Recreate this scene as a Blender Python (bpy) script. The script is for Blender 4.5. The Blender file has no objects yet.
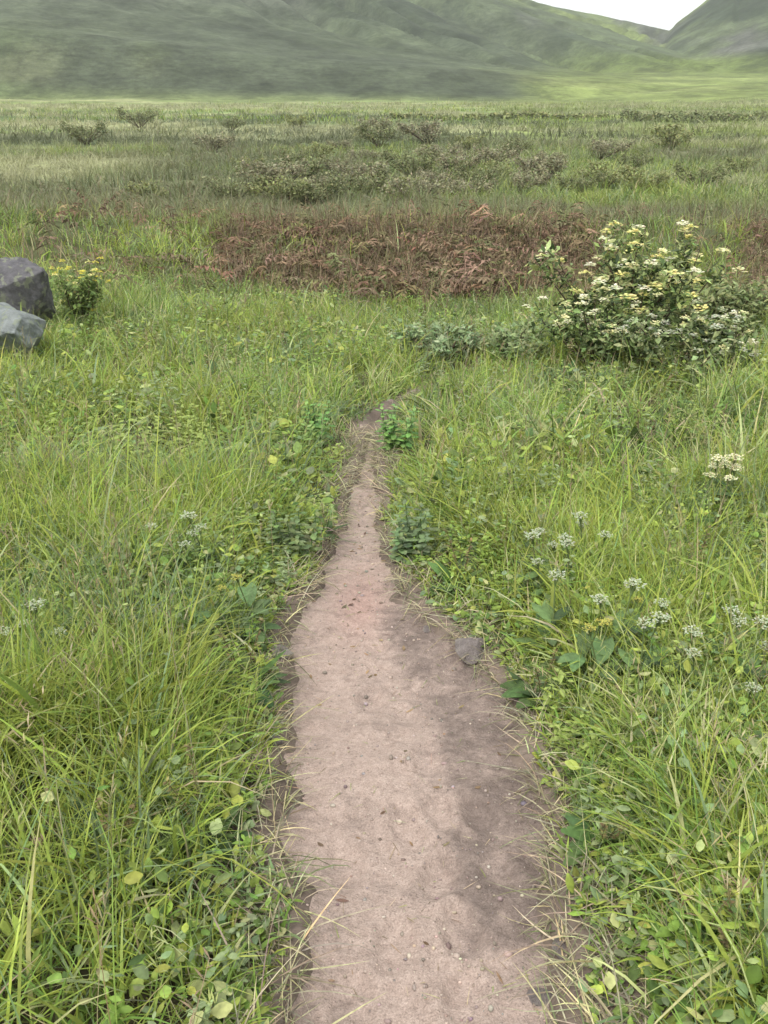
import bpy, math
import numpy as np

rng = np.random.default_rng(11)
R = math.radians
scene = bpy.context.scene
root = scene.collection

# ------------------------------------------------------------------ noise
def _hash(ix, iy, seed):
    n = (ix.astype(np.int64) * 374761393 + iy.astype(np.int64) * 668265263 + seed * 1442695041) & 0x7fffffff
    n = ((n ^ (n >> 13)) * 1274126177) & 0x7fffffff
    n = n ^ (n >> 16)
    return (n & 0xffff) / 65535.0

def vnoise(x, y, seed=0):
    x = np.asarray(x, float); y = np.asarray(y, float)
    ix = np.floor(x); iy = np.floor(y)
    fx = x - ix; fy = y - iy
    fx = fx * fx * (3 - 2 * fx); fy = fy * fy * (3 - 2 * fy)
    a = _hash(ix, iy, seed); b = _hash(ix + 1, iy, seed)
    c = _hash(ix, iy + 1, seed); d = _hash(ix + 1, iy + 1, seed)
    return (a * (1 - fx) + b * fx) * (1 - fy) + (c * (1 - fx) + d * fx) * fy

def fbm(x, y, seed=0, octv=4):
    s = 0; a = .5; t = 0
    for i in range(octv):
        s = s + a * vnoise(x * 2 ** i + 17.3 * i, y * 2 ** i - 9.1 * i, seed + i); t += a; a *= .5
    return s / t

def sstep(a, b, x):
    t = np.clip((np.asarray(x, float) - a) / (b - a), 0, 1)
    return t * t * (3 - 2 * t)

# ------------------------------------------------------------------ camera numbers
EYE = 1.6
F = 887.0
HOR = 85.0
PITCH = math.atan((512 - HOR) / F)
CP, SP = math.cos(PITCH), math.sin(PITCH)

# ------------------------------------------------------------------ terrain
_py = np.array([-3000, -60, -6, 0, 3, 6.3, 9, 12, 14.0, 16, 18.5, 22, 30, 40, 70, 120, 250, 4000], float)
_pz = np.array([60, 4, .7, 0, -.38, -.80, -1.10, -1.30, -1.44, -1.34, -1.10, -1.42, -1.90, -2.0, -2.05, -2.0, -1.8, -1.8], float)
_ty = np.concatenate([np.arange(-60, 60, .1), np.arange(60, 4000, 5.)])
_tz = np.interp(_ty, _py, _pz)
_k = np.hanning(25); _k /= _k.sum()
_n = 1200
_sm = np.convolve(np.pad(_tz[:_n], 12, mode='edge'), _k, 'valid')
_tz[:_n] = _sm

def h_base(x, y):
    x = np.asarray(x, float); y = np.asarray(y, float)
    z = np.interp(y, _ty, _tz)
    r = np.hypot(x, y)
    # banks either side of the worn path, rougher further out
    z = z + (vnoise(x * .9, y * .9, 3) - .5) * .10 * sstep(.3, 2, np.abs(x)) + (vnoise(x * 2.7, y * 2.7, 5) - .5) * .05
    z = z + .05 * sstep(.5, 2.5, np.abs(x)) * (1 - sstep(8, 14, y))
    z = z + (fbm(x * .12, y * .12, 8, 3) - .5) * .7 * sstep(10, 40, r)
    z = z + (fbm(x * .02, y * .02, 9, 3) - .5) * 2.0 * sstep(60, 260, r)
    # bank rises a little on the far left; right of the view the ground is slightly higher too
    z = z + .35 * sstep(2.2, 7, -x) * sstep(5, 9, y) * (1 - sstep(16, 30, y))
    # distant hills
    wob = (fbm(x * .006, y * .006, 21, 4) - .5)
    xa = x * 600 / np.maximum(y, 120)                # the valley fans open ahead of the walker
    zr = np.interp(xa, [-3000, -900, -220, -60, 0, 88, 130, 170, 215, 300, 3000],
                   [420, 330, 165, 90, 72, 47, 39.5, 32, 21, 0, 0])
    crest = 1 - .7 * sstep(640, 1300, y)
    left = (zr * (.10 * sstep(228, 262, y) + .90 * sstep(240, 610, y + 90 * wob)) + 26 * wob * sstep(300, 450, y) * sstep(-60, -200, xa - 170) * (1 - sstep(520, 600, y) * .7) * (zr > 1)) * crest
    gul = 1 - np.abs(2 * fbm(xa * .016 + .02 * y + 5, y * .004, 190, 4) - 1)
    left = left - 9 * sstep(.72, .98, gul) * sstep(280, 400, y) * (1 - sstep(540, 600, y)) * (zr > 25)
    zq = np.interp(xa, [-100, 145, 166, 173, 196, 232, 300, 450, 1200, 3000], [0, 6, 26, 35, 52, 80, 125, 200, 380, 500])
    right = (zq * .93 + 4 * (vnoise(x * .05, y * .05, 31) - .5) * (zq > 5)) * sstep(300, 560, y + 50 * wob * (zq > 60)) * crest
    apron = 9 * sstep(150, 420, y) * sstep(20, 90, x) * crest
    back = 30 * sstep(800, 1700, y)
    hills = np.maximum(np.maximum(left, right), np.maximum(apron, back))
    # side walls of the valley out of frame
    hills = hills + 160 * sstep(160, 900, np.abs(x)) * (1 - sstep(200, 500, y))
    return z + hills

def px_dir(px, py):
    cx, cy = px - 384, 512 - py
    return cx, CP * F + SP * cy, CP * cy - SP * F     # x, y(forward), z(up)

def ground_at(px, py, hf=None):
    hf = hf or h_base
    dx, dy, dz = px_dir(px, py)
    t = np.geomspace(.6, 900, 4000) / dy
    x, y, z = dx * t, dy * t, EYE + dz * t
    hit = np.nonzero(z <= hf(x, y))[0]
    i = hit[0] if len(hit) else len(t) - 1
    return float(x[i]), float(y[i])

# ------------------------------------------------------------------ path outline (metres)
_rows = [(1100, 300, 560), (1024, 298, 572), (900, 296, 558), (800, 290, 540), (720, 280, 526), (690, 280, 512), (660, 282, 482), (630, 288, 446),
         (590, 308, 408), (560, 324, 397), (530, 336, 388), (500, 344, 383), (470, 353, 380), (450, 358, 379), (436, 363, 379)]
_pc = []
for (yy, l, r) in _rows:
    (xl, yl), (xr_, yr) = ground_at(l - 14 * (yy - 400) / 400, yy), ground_at(r + 12 * (yy - 400) / 400, yy)
    _pc.append(((yl + yr) / 2, (xl + xr_) / 2, (xr_ - xl) / 2))
_pc.sort()
_pc = np.array(_pc)
_pc = np.vstack([[-4, _pc[0, 1] + .1, .27], [-1, _pc[0, 1] + .05, .27], _pc,
                 [_pc[-1, 0] + .7, _pc[-1, 1] + .02, .07], [_pc[-1, 0] + 1.5, _pc[-1, 1] + .30, .05], [_pc[-1, 0] + 3, _pc[-1, 1] + 1.2, .04]])
PATH_END = _pc[-1, 0]
def path_c(y): return np.interp(y, _pc[:, 0], _pc[:, 1])
def path_w(y): return np.interp(y, _pc[:, 0], _pc[:, 2])
def path_sd(x, y):
    """distance outside the trodden edge (negative inside)"""
    d = np.abs(x - path_c(y)) - path_w(y)
    d = d + (fbm(x * 5, y * 5, 40, 3) - .5) * .13 * np.clip(path_w(y) / .2, .2, 1)
    d = d + .30 * sstep(PATH_END - .9, PATH_END + .6, y)
    return np.where(y > PATH_END + 3.5, 9., d)

def h_ground(x, y):
    z = h_base(x, y)
    return z - .12 * (1 - sstep(-.15, .0, path_sd(x, y)))

# ------------------------------------------------------------------ helpers
def link(o): root.objects.link(o); return o

def tag(o, label=None, cat=None, group=None, kind=None):
    if label: o['label'] = label
    if cat: o['category'] = cat
    if group: o['group'] = group
    if kind: o['kind'] = kind
    return o

def mesh_np(name, V, Q, mat=None, col=None, T=None):
    """mesh from arrays: quads Q (n,4), optional tris T (n,3), colour per vertex"""
    me = bpy.data.meshes.new(name)
    V = np.ascontiguousarray(V, np.float32)
    me.vertices.add(len(V)); me.vertices.foreach_set('co', V.ravel())
    parts, starts, off = [], [], 0
    for P, n in ((Q, 4), (T, 3)):
        if P is not None and len(P):
            P = np.asarray(P, np.int32)
            parts.append(P.ravel()); starts.append(off + np.arange(len(P)) * n); off += P.size
    L = np.concatenate(parts); S = np.concatenate(starts).astype(np.int32)
    me.loops.add(len(L)); me.loops.foreach_set('vertex_index', L)
    me.polygons.add(len(S)); me.polygons.foreach_set('loop_start', S)
    me.update(calc_edges=True)
    if col is not None:
        a = me.attributes.new('tint', 'FLOAT_COLOR', 'POINT')
        c = np.ones((len(V), 4), np.float32); c[:, :col.shape[1]] = col
        a.data.foreach_set('color', c.ravel())
    if mat: me.materials.append(mat)
    return me

def obj_np(name, V, Q, mat, col=None, parent=None, T=None):
    o = link(bpy.data.objects.new(name, mesh_np(name, V, Q, mat, col, T)))
    o.parent = parent
    return o

class Bag:
    def __init__(self): self.V, self.Q, self.C, self.n = [], [], [], 0
    def add(self, V, Q, C):
        self.V.append(V); self.Q.append(Q + self.n); self.C.append(C); self.n += len(V)
        return self
    def build(self, name, mat, parent=None):
        return obj_np(name, np.concatenate(self.V), np.concatenate(self.Q), mat, np.concatenate(self.C), parent)
    def mesh(self, name, mat):
        return mesh_np(name, np.concatenate(self.V), np.concatenate(self.Q), mat, np.concatenate(self.C))

def ribbons(pos, az, e0, e1, L, W, col, K=3, prof='blade', cols=2, fold=0., roll=None):
    """N bent strips (grass blades, leaves, petals); e0/e1 = elevation at base and tip"""
    N = len(pos)
    az, e0, e1, L, W = [np.broadcast_to(np.asarray(a, float), (N,)) for a in (az, e0, e1, L, W)]
    roll = np.zeros(N) if roll is None else roll
    t = np.linspace(0, 1, K + 1)
    if prof == 'blade': w = np.clip(.75 + .5 * t - 1.25 * t ** 2, .0, 1); w[-1] = .06
    elif prof == 'leaf': w = np.sin(np.pi * np.clip(t * .92 + .04, 0, 1)) ** .8
    elif prof == 'petal': w = np.sin(np.pi * np.clip(t * .75 + .05, 0, 1)) ** .7
    elif prof == 'heart': w = np.array([.15, .95, 1., .55, .05]) if K == 4 else np.sin(np.pi * (t * .85 + .13))
    elif prof == 'stem': w = 1 - .6 * t
    tm = (t[:-1] + t[1:]) / 2
    e = e0[:, None] + (e1 - e0)[:, None] * tm[None]
    ca, sa = np.cos(az)[:, None], np.sin(az)[:, None]
    d = np.stack([np.cos(e) * ca, np.cos(e) * sa, np.sin(e)], -1)            # N,K,3
    ctr = np.concatenate([np.zeros((N, 1, 3)), np.cumsum(d * (L / K)[:, None, None], 1)], 1) + pos[:, None, :]
    dd = np.concatenate([d[:, :1], (d[:, :-1] + d[:, 1:]) / 2, d[:, -1:]], 1)
    s = np.stack([-sa, ca, np.zeros_like(sa)], -1) * np.ones((1, K + 1, 1))
    n = np.cross(s, dd) * -1
    n = np.where(n[..., 2:3] < 0, n, n)
    cr, sr = np.cos(roll)[:, None, None], np.sin(roll)[:, None, None]
    s2 = s * cr + n * sr; n2 = n * cr - s * sr
    hw = (W[:, None] * w[None] / 2)[..., None]
    if cols == 2:
        P = np.stack([ctr - s2 * hw, ctr + s2 * hw], 2)
    else:
        P = np.stack([ctr - s2 * hw - n2 * hw * fold, ctr, ctr + s2 * hw - n2 * hw * fold], 2)
    m = P.shape[2]
    V = P.reshape(-1, 3)
    q = []
    for k in range(K):
        for c in range(m - 1):
            a = k * m + c
            q.append([a, a + 1, a + m + 1, a + m])
    q = np.array(q, np.int64)
    Q = (q[None] + (np.arange(N) * (K + 1) * m)[:, None, None]).reshape(-1, 4)
    C = np.repeat(col, (K + 1) * m, axis=0)
    return V, Q, C

def tube(path, rad, n=6, col=(1, 1, 1)):
    path = np.asarray(path, float); k = len(path)
    rad = np.broadcast_to(np.asarray(rad, float), (k,))
    d = np.gradient(path, axis=0); d /= np.linalg.norm(d, axis=1)[:, None] + 1e-9
    ref = np.array([.3, .9, .1]); u = np.cross(d, ref); u /= np.linalg.norm(u, axis=1)[:, None] + 1e-9
    v = np.cross(d, u)
    a = np.arange(n) * 2 * np.pi / n
    V = (path[:, None] + rad[:, None, None] * (u[:, None] * np.cos(a)[None, :, None] + v[:, None] * np.sin(a)[None, :, None])).reshape(-1, 3)
    i = np.arange(k - 1)[:, None] * n; j = np.arange(n)[None]; jn = (j + 1) % n
    Q = np.stack([i + j, i + jn, i + n + jn, i + n + j], -1).reshape(-1, 4)
    return V, Q, np.tile(np.array(col, float), (len(V), 1))

def jitter(cols, n, s=.18):
    """n random picks from a palette with brightness and hue wobble"""
    cols = np.array(cols, float)
    c = cols[rng.integers(0, len(cols), n)]
    c = c * (1 + rng.normal(0, s, (n, 1))) * (1 + rng.normal(0, .06, (n, 3)))
    return np.clip(c, .005, .9)

# ------------------------------------------------------------------ materials
def new_mat(name):
    m = bpy.data.materials.new(name); m.use_nodes = True
    nt = m.node_tree; nt.nodes.clear()
    return m, nt, nt.nodes, nt.links

def leaf_mat(name, rough=.55, trans=.3, spec=.3, speck=.25, scale=60):
    """colour from the plant's own tint attribute with small blotches, part of the light passing through"""
    m, nt, N, L = new_mat(name)
    out = N.new('ShaderNodeOutputMaterial')
    at = N.new('ShaderNodeAttribute'); at.attribute_name = 'tint'
    geo = N.new('ShaderNodeTexCoord')
    no = N.new('ShaderNodeTexNoise'); no.inputs['Scale'].default_value = scale; no.inputs['Detail'].default_value = 2
    L.new(geo.outputs['Object'], no.inputs['Vector'])
    mr = N.new('ShaderNodeMapRange'); mr.inputs[1].default_value = .3; mr.inputs[2].default_value = .7
    mr.inputs[3].default_value = 1 - speck; mr.inputs[4].default_value = 1 + speck
    L.new(no.outputs[0], mr.inputs[0])
    mx = N.new('ShaderNodeVectorMath'); mx.operation = 'SCALE'
    L.new(at.outputs['Color'], mx.inputs[0]); L.new(mr.outputs[0], mx.inputs['Scale'])
    p = N.new('ShaderNodeBsdfPrincipled')
    p.inputs['Roughness'].default_value = rough; p.inputs['Specular IOR Level'].default_value = spec
    L.new(mx.outputs[0], p.inputs['Base Color'])
    if trans:
        tr = N.new('ShaderNodeBsdfTranslucent'); L.new(mx.outputs[0], tr.inputs['Color'])
        ms = N.new('ShaderNodeMixShader'); ms.inputs[0].default_value = trans
        L.new(p.outputs[0], ms.inputs[1]); L.new(tr.outputs[0], ms.inputs[2]); L.new(ms.outputs[0], out.inputs[0])
    else:
        L.new(p.outputs[0], out.inputs[0])
    return m

M_grass = leaf_mat('grass_blades', .5, .35, .35, .12)
M_leaf = leaf_mat('broad_leaves', .55, .30, .22, .22)
M_dry = leaf_mat('dry_stalks', .8, .15, .1, .25)
M_petal = leaf_mat('petals', .7, .3, .1, .08)
M_stem = leaf_mat('stems', .7, 0, .2, .25, 30)

def ramp(N, stops):
    r = N.new('ShaderNodeValToRGB')
    el = r.color_ramp.elements
    while len(el) > 1: el.remove(el[-1])
    el[0].position = stops[0][0]; el[0].color = (*stops[0][1], 1)
    for p, c in stops[1:]:
        e = el.new(p); e.color = (*c, 1)
    return r

def ground_mat():
    m, nt, N, L = new_mat('meadow_ground')
    out = N.new('ShaderNodeOutputMaterial'); p = N.new('ShaderNodeBsdfPrincipled')
    p.inputs['Roughness'].default_value = .9; p.inputs['Specular IOR Level'].default_value = .1
    at = N.new('ShaderNodeAttribute'); at.attribute_name = 'tint'
    tc = N.new('ShaderNodeTexCoord')
    mp = N.new('ShaderNodeMapping'); mp.inputs['Scale'].default_value = (.35, .8, .8)
    L.new(tc.outputs['Object'], mp.inputs[0])
    n1 = N.new('ShaderNodeTexNoise'); n1.inputs['Scale'].default_value = .9; n1.inputs['Detail'].default_value = 8; n1.inputs['Roughness'].default_value = .7
    L.new(mp.outputs[0], n1.inputs['Vector'])
    n2 = N.new('ShaderNodeTexNoise'); n2.inputs['Scale'].default_value = .06; n2.inputs['Detail'].default_value = 7; n2.inputs['Roughness'].default_value = .65
    L.new(mp.outputs[0], n2.inputs['Vector'])
    r1 = N.new('ShaderNodeMapRange'); r1.inputs[1].default_value = .3; r1.inputs[2].default_value = .7; r1.inputs[3].default_value = .6; r1.inputs[4].default_value = 1.4
    L.new(n1.outputs[0], r1.inputs[0])
    r2 = N.new('ShaderNodeMapRange'); r2.inputs[1].default_value = .32; r2.inputs[2].default_value = .68; r2.inputs[3].default_value = .7; r2.inputs[4].default_value = 1.3
    L.new(n2.outputs[0], r2.inputs[0])
    n3 = N.new('ShaderNodeTexNoise'); n3.inputs['Scale'].default_value = .07; n3.inputs['Detail'].default_value = 12; n3.inputs['Roughness'].default_value = .78
    L.new(tc.outputs['Object'], n3.inputs['Vector'])
    r3 = N.new('ShaderNodeMapRange'); r3.inputs[1].default_value = .40; r3.inputs[2].default_value = .60; r3.inputs[3].default_value = .62; r3.inputs[4].default_value = 1.38
    L.new(n3.outputs[0], r3.inputs[0])
    mu0 = N.new('ShaderNodeMath'); mu0.operation = 'MULTIPLY'; L.new(r1.outputs[0], mu0.inputs[0]); L.new(r2.outputs[0], mu0.inputs[1])
    mu = N.new('ShaderNodeMath'); mu.operation = 'MULTIPLY'; L.new(mu0.outputs[0], mu.inputs[0]); L.new(r3.outputs[0], mu.inputs[1])
    sc = N.new('ShaderNodeVectorMath'); sc.operation = 'SCALE'; L.new(at.outputs['Color'], sc.inputs[0]); L.new(mu.outputs[0], sc.inputs['Scale'])
    L.new(sc.outputs[0], p.inputs['Base Color'])
    bp = N.new('ShaderNodeBump'); bp.inputs['Strength'].default_value = .6; bp.inputs['Distance'].default_value = .15
    L.new(n1.outputs[0], bp.inputs['Height']); L.new(bp.outputs[0], p.inputs['Normal'])
    L.new(p.outputs[0], out.inputs[0])
    return m

def path_mat():
    m, nt, N, L = new_mat('trodden_earth')
    out = N.new('ShaderNodeOutputMaterial'); p = N.new('ShaderNodeBsdfPrincipled')
    p.inputs['Roughness'].default_value = .88; p.inputs['Specular IOR Level'].default_value = .15
    at = N.new('ShaderNodeAttribute'); at.attribute_name = 'tint'     # r = dampness, g = redder clay
    sep = N.new('ShaderNodeSeparateColor'); L.new(at.outputs['Color'], sep.inputs[0])
    tc = N.new('ShaderNodeTexCoord')
    def noise(scale, det, rough=.6, dist=0):
        n = N.new('ShaderNodeTexNoise'); n.inputs['Scale'].default_value = scale; n.inputs['Detail'].default_value = det
        n.inputs['Roughness'].default_value = rough; n.inputs['Distortion'].default_value = dist
        L.new(tc.outputs['Object'], n.inputs['Vector']); return n
    a, b, c = noise(7, 7, .65, .4), noise(38, 6, .7), noise(220, 3, .7)
    ra = ramp(N, [(.3, (.292, .220, .187)), (.5, (.352, .272, .234)), (.72, (.42, .330, .287))])
    L.new(b.outputs[0], ra.inputs[0])
    rd = ramp(N, [(.3, (.135, .104, .090)), (.55, (.185, .144, .126)), (.75, (.245, .193, .168))])
    L.new(b.outputs[0], rd.inputs[0])
    ad = N.new('ShaderNodeMath'); ad.operation = 'ADD'
    L.new(sep.outputs[0], ad.inputs[0])
    am = N.new('ShaderNodeMapRange'); am.inputs[1].default_value = .35; am.inputs[2].default_value = .7; am.inputs[3].default_value = -.55; am.inputs[4].default_value = .62
    L.new(a.outputs[0], am.inputs[0]); L.new(am.outputs[0], ad.inputs[1]); ad.use_clamp = True
    mx = N.new('ShaderNodeMix'); mx.data_type = 'RGBA'
    L.new(ad.outputs[0], mx.inputs[0]); L.new(ra.outputs[0], mx.inputs[6]); L.new(rd.outputs[0], mx.inputs[7])
    pk = N.new('ShaderNodeMix'); pk.data_type = 'RGBA'; pk.blend_type = 'MULTIPLY'
    L.new(sep.outputs[1], pk.inputs[0]); L.new(mx.outputs[2], pk.inputs[6]); pk.inputs[7].default_value = (1.02, .90, .90, 1)
    # hairline drying cracks and pressed-in crumbs
    vo = N.new('ShaderNodeTexVoronoi'); vo.feature = 'DISTANCE_TO_EDGE'; vo.inputs['Scale'].default_value = 16
    wn = N.new('ShaderNodeVectorMath'); wn.operation = 'MULTIPLY_ADD'; wn.inputs[1].default_value = (.06, .06, .06)
    L.new(b.outputs[1], wn.inputs[0]); L.new(tc.outputs['Object'], wn.inputs[2]); L.new(wn.outputs[0], vo.inputs['Vector'])
    vm = N.new('ShaderNodeMapRange'); vm.inputs[1].default_value = 0; vm.inputs[2].default_value = .03; L.new(vo.outputs[0], vm.inputs[0])
    vp_ = N.new('ShaderNodeTexVoronoi'); vp_.inputs['Scale'].default_value = 85; vp_.inputs['Randomness'].default_value = 1; L.new(tc.outputs['Object'], vp_.inputs['Vector'])
    vq = N.new('ShaderNodeMapRange'); vq.inputs[1].default_value = .12; vq.inputs[2].default_value = .32; vq.inputs[3].default_value = 1; vq.inputs[4].default_value = 0; L.new(vp_.outputs[0], vq.inputs[0])
    # grit speckle
    g = N.new('ShaderNodeMapRange'); g.inputs[1].default_value = .35; g.inputs[2].default_value = .68; g.inputs[3].default_value = .75; g.inputs[4].default_value = 1.22
    L.new(c.outputs[0], g.inputs[0])
    sc = N.new('ShaderNodeVectorMath'); sc.operation = 'SCALE'; L.new(pk.outputs[2], sc.inputs[0]); L.new(g.outputs[0], sc.inputs['Scale'])
    L.new(sc.outputs[0], p.inputs['Base Color'])
    b1 = N.new('ShaderNodeBump'); b1.inputs['Strength'].default_value = .75; b1.inputs['Distance'].default_value = .014
    h1 = N.new('ShaderNodeMath'); h1.operation = 'MULTIPLY_ADD'; L.new(vm.outputs[0], h1.inputs[0]); h1.inputs[1].default_value = .06; L.new(b.outputs[0], h1.inputs[2])
    h2 = N.new('ShaderNodeMath'); h2.operation = 'MULTIPLY_ADD'; L.new(vq.outputs[0], h2.inputs[0]); h2.inputs[1].default_value = .22; L.new(h1.outputs[0], h2.inputs[2])
    L.new(h2.outputs[0], b1.inputs['Height'])
    b2 = N.new('ShaderNodeBump'); b2.inputs['Strength'].default_value = .5; b2.inputs['Distance'].default_value = .003
    L.new(c.outputs[0], b2.inputs['Height']); L.new(b1.outputs[0], b2.inputs['Normal']); L.new(b2.outputs[0], p.inputs['Normal'])
    L.new(p.outputs[0], out.inputs[0])
    return m

def rock_mat(name, dark, mid, light, lichen=(.30, .33, .22)):
    m, nt, N, L = new_mat(name)
    out = N.new('ShaderNodeOutputMaterial'); p = N.new('ShaderNodeBsdfPrincipled'); p.inputs['Roughness'].default_value = .9
    p.inputs['Specular IOR Level'].default_value = .2
    tc = N.new('ShaderNodeTexCoord')
    n = N.new('ShaderNodeTexNoise'); n.inputs['Scale'].default_value = 9; n.inputs['Detail'].default_value = 12; n.inputs['Roughness'].default_value = .78
    L.new(tc.outputs['Object'], n.inputs['Vector'])
    r = ramp(N, [(.3, dark), (.5, mid), (.7, light)]); L.new(n.outputs[0], r.inputs[0])
    n2 = N.new('ShaderNodeTexNoise'); n2.inputs['Scale'].default_value = 11; n2.inputs['Detail'].default_value = 5
    L.new(tc.outputs['Object'], n2.inputs['Vector'])
    mr = N.new('ShaderNodeMapRange'); mr.inputs[1].default_value = .55; mr.inputs[2].default_value = .60; mr.inputs[4].default_value = .8
    L.new(n2.outputs[0], mr.inputs[0])
    mx = N.new('ShaderNodeMix'); mx.data_type = 'RGBA'; L.new(mr.outputs[0], mx.inputs[0]); L.new(r.outputs[0], mx.inputs[6]); mx.inputs[7].default_value = (*lichen, 1)
    L.new(mx.outputs[2], p.inputs['Base Color'])
    b = N.new('ShaderNodeBump'); b.inputs['Strength'].default_value = .9; b.inputs['Distance'].default_value = .06
    L.new(n.outputs[0], b.inputs['Height']); L.new(b.outputs[0], p.inputs['Normal'])
    L.new(p.outputs[0], out.inputs[0])
    return m

# ------------------------------------------------------------------ ground sheet
G = dict(yel=(.290, .355, .068), grn=(.190, .290, .062), blu=(.180, .245, .115), olv=(.245, .285, .052), str=(.42, .38, .22), pal=(.38, .41, .18), drk=(.085, .125, .032))

def region_masks(x, y):
    """how much brown bracken, pale dry grass, dark rush etc. grows at a place"""
    n = fbm(x * .25, y * .25, 60, 4)
    brown = sstep(.40, .66, .6 * n + .4 * fbm(x * .9, y * .9, 61, 3) + .14 - .9 * np.abs((y - 16.5) / 6.5) ** 2.2 * .5) * sstep(12.4, 14.0, y + (n - .5) * 5 - .9 * sstep(0, -2.5, x)) * (1 - sstep(18.5, 21.5, y + (n - .5) * 5))
    left_edge = -.165 * y - .2 + (n - .5) * 1.5
    right_edge = .175 * y + .4 + (n - .5) * 1.5
    brown = brown * sstep(-.4, .4, x - left_edge) * np.maximum(1 - sstep(-.8, .8, x - right_edge), .85 * sstep(.37, .41, x / np.maximum(y, 1)))
    n2 = fbm(x * .025, y * .09, 62, 4)
    pale = sstep(.52, .66, n2) * sstep(26, 40, y)
    pale = np.maximum(pale, sstep(.25, .5, n2) * sstep(150, 165, y) * (1 - sstep(185, 205, y)))
    pale = np.maximum(pale, (1 - sstep(.5, 1.1, np.hypot((x + 18) / 9, (y - 44) / 9))) * sstep(.2, .45, n))
    n3 = fbm(x * .03 + 5, y * .10, 66, 4)
    dark = sstep(.50, .62, n3) * sstep(24, 32, y) * (1 - sstep(110, 170, y))
    return brown, pale, dark

def scrub_mask(x, y):
    n = fbm(x * .10 + 3, y * .16, 160, 4)
    return sstep(17.5, 21, y) * (1 - sstep(75, 110, y)) * np.clip(.35 + 1.2 * sstep(.38, .6, n) - .15 * sstep(.1, .3, np.abs(x + .02 * y) / np.maximum(y, 1)), 0, 1)

def build_ground():
    rr = np.concatenate([[.12], np.geomspace(.25, 200, 330), np.geomspace(203, 760, 170), np.geomspace(775, 3000, 40)])
    th = np.concatenate([np.linspace(-35, 35, 420), np.linspace(35, 325, 110)[1:-1]])
    th = np.radians(90 - th)
    nr, nth = len(rr), len(th)
    X = rr[:, None] * np.cos(th)[None]; Y = rr[:, None] * np.sin(th)[None]
    Z = h_ground(X, Y)
    V = np.stack([X, Y, Z], -1).reshape(-1, 3)
    i = np.arange(nr - 1)[:, None] * nth; j = np.arange(nth)[None]; jn = (j + 1) % nth
    Q = np.stack([i + j, i + nth + j, i + nth + jn, i + jn], -1).reshape(-1, 4)
    V = np.vstack([V, [[0, 0, float(h_ground(0., 0.))]]])
    T = np.stack([np.arange(nth), (np.arange(nth) + 1) % nth, np.full(nth, len(V) - 1)], -1)
    x, y, z = V[:, 0], V[:, 1], V[:, 2]
    r = np.hypot(x, y)
    def mix(a, b, m): return a * (1 - m[:, None]) + np.array(b) * m[:, None]
    c = np.tile(np.array([.085, .075, .042]), (len(V), 1))                   # soil and thatch under the near grass
    c = mix(c, (.11, .145, .055), sstep(8, 30, r))
    brown, pale, dark = region_masks(x, y)
    c = mix(c, (.13, .085, .055), brown)
    n = fbm(x * .012, y * .03, 70, 5)
    c = mix(c, (.150, .185, .070), sstep(40, 120, r) * sstep(.40, .6, n))
    c = mix(c, (.105, .105, .060), scrub_mask(x, y) * .85)
    c = mix(c, (.080, .105, .050), dark * .8)
    c = mix(c, (.235, .245, .125), pale * .9)
    c = mix(c, (.135, .165, .050), .8 * sstep(60, 75, y) * sstep(.06, .16, x / np.maximum(y, 1)))
    psd = path_sd(x, y) + (fbm(x * 9, y * 9, 44, 3) - .5) * .16
    c = mix(c, (.205, .160, .132), (1 - sstep(.03, .20, psd)) * (1 - sstep(PATH_END - .9, PATH_END - .1, y + (fbm(x * 4, y * 4, 45, 2) - .5))))
    # hillsides: grass, heather and scree
    hill = sstep(1.5, 9, z) * sstep(200, 300, y)
    nh = fbm(x * .010, y * .006, 74, 5); ng = fbm(x * .02, y * .012, 78, 5)
    hc = np.tile(np.array([.072, .090, .048]), (len(V), 1))
    hc = mix(hc, (.128, .158, .056), sstep(.47, .58, nh))
    hc = mix(hc, (.080, .082, .072), sstep(.53, .60, ng))
    xa = x * 600 / np.maximum(y, 120)
    hc = mix(hc, (.155, .185, .060), np.exp(-((xa + 150) / 55) ** 2) * sstep(30, 55, z) * sstep(.30, .5, ng))
    hc = mix(hc, (.032, .042, .026), sstep(.56, .66, fbm(x * .018 + 40, y * .01, 82, 5)))
    low = sstep(30, 110, x) * (1 - sstep(9, 14, z))
    hc = mix(hc, (.090, .118, .034), low)
    foot = sstep(225, 240, y) * (1 - sstep(35, 62, x * 300 / np.maximum(y, 1))) * (1 - sstep(20, 42, z)) * (1 - sstep(500, 600, y))
    c = c * (1 - hill[:, None]) + hc * hill[:, None]
    c = mix(c, (.050, .060, .038), foot * (.6 + .4 * sstep(.4, .6, ng)))
    o = obj_np('ground', V, Q, ground_mat(), c, T=T)
    tag(o, 'green valley floor rising into hazy hills', 'ground', kind='structure')
build_ground()

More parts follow.
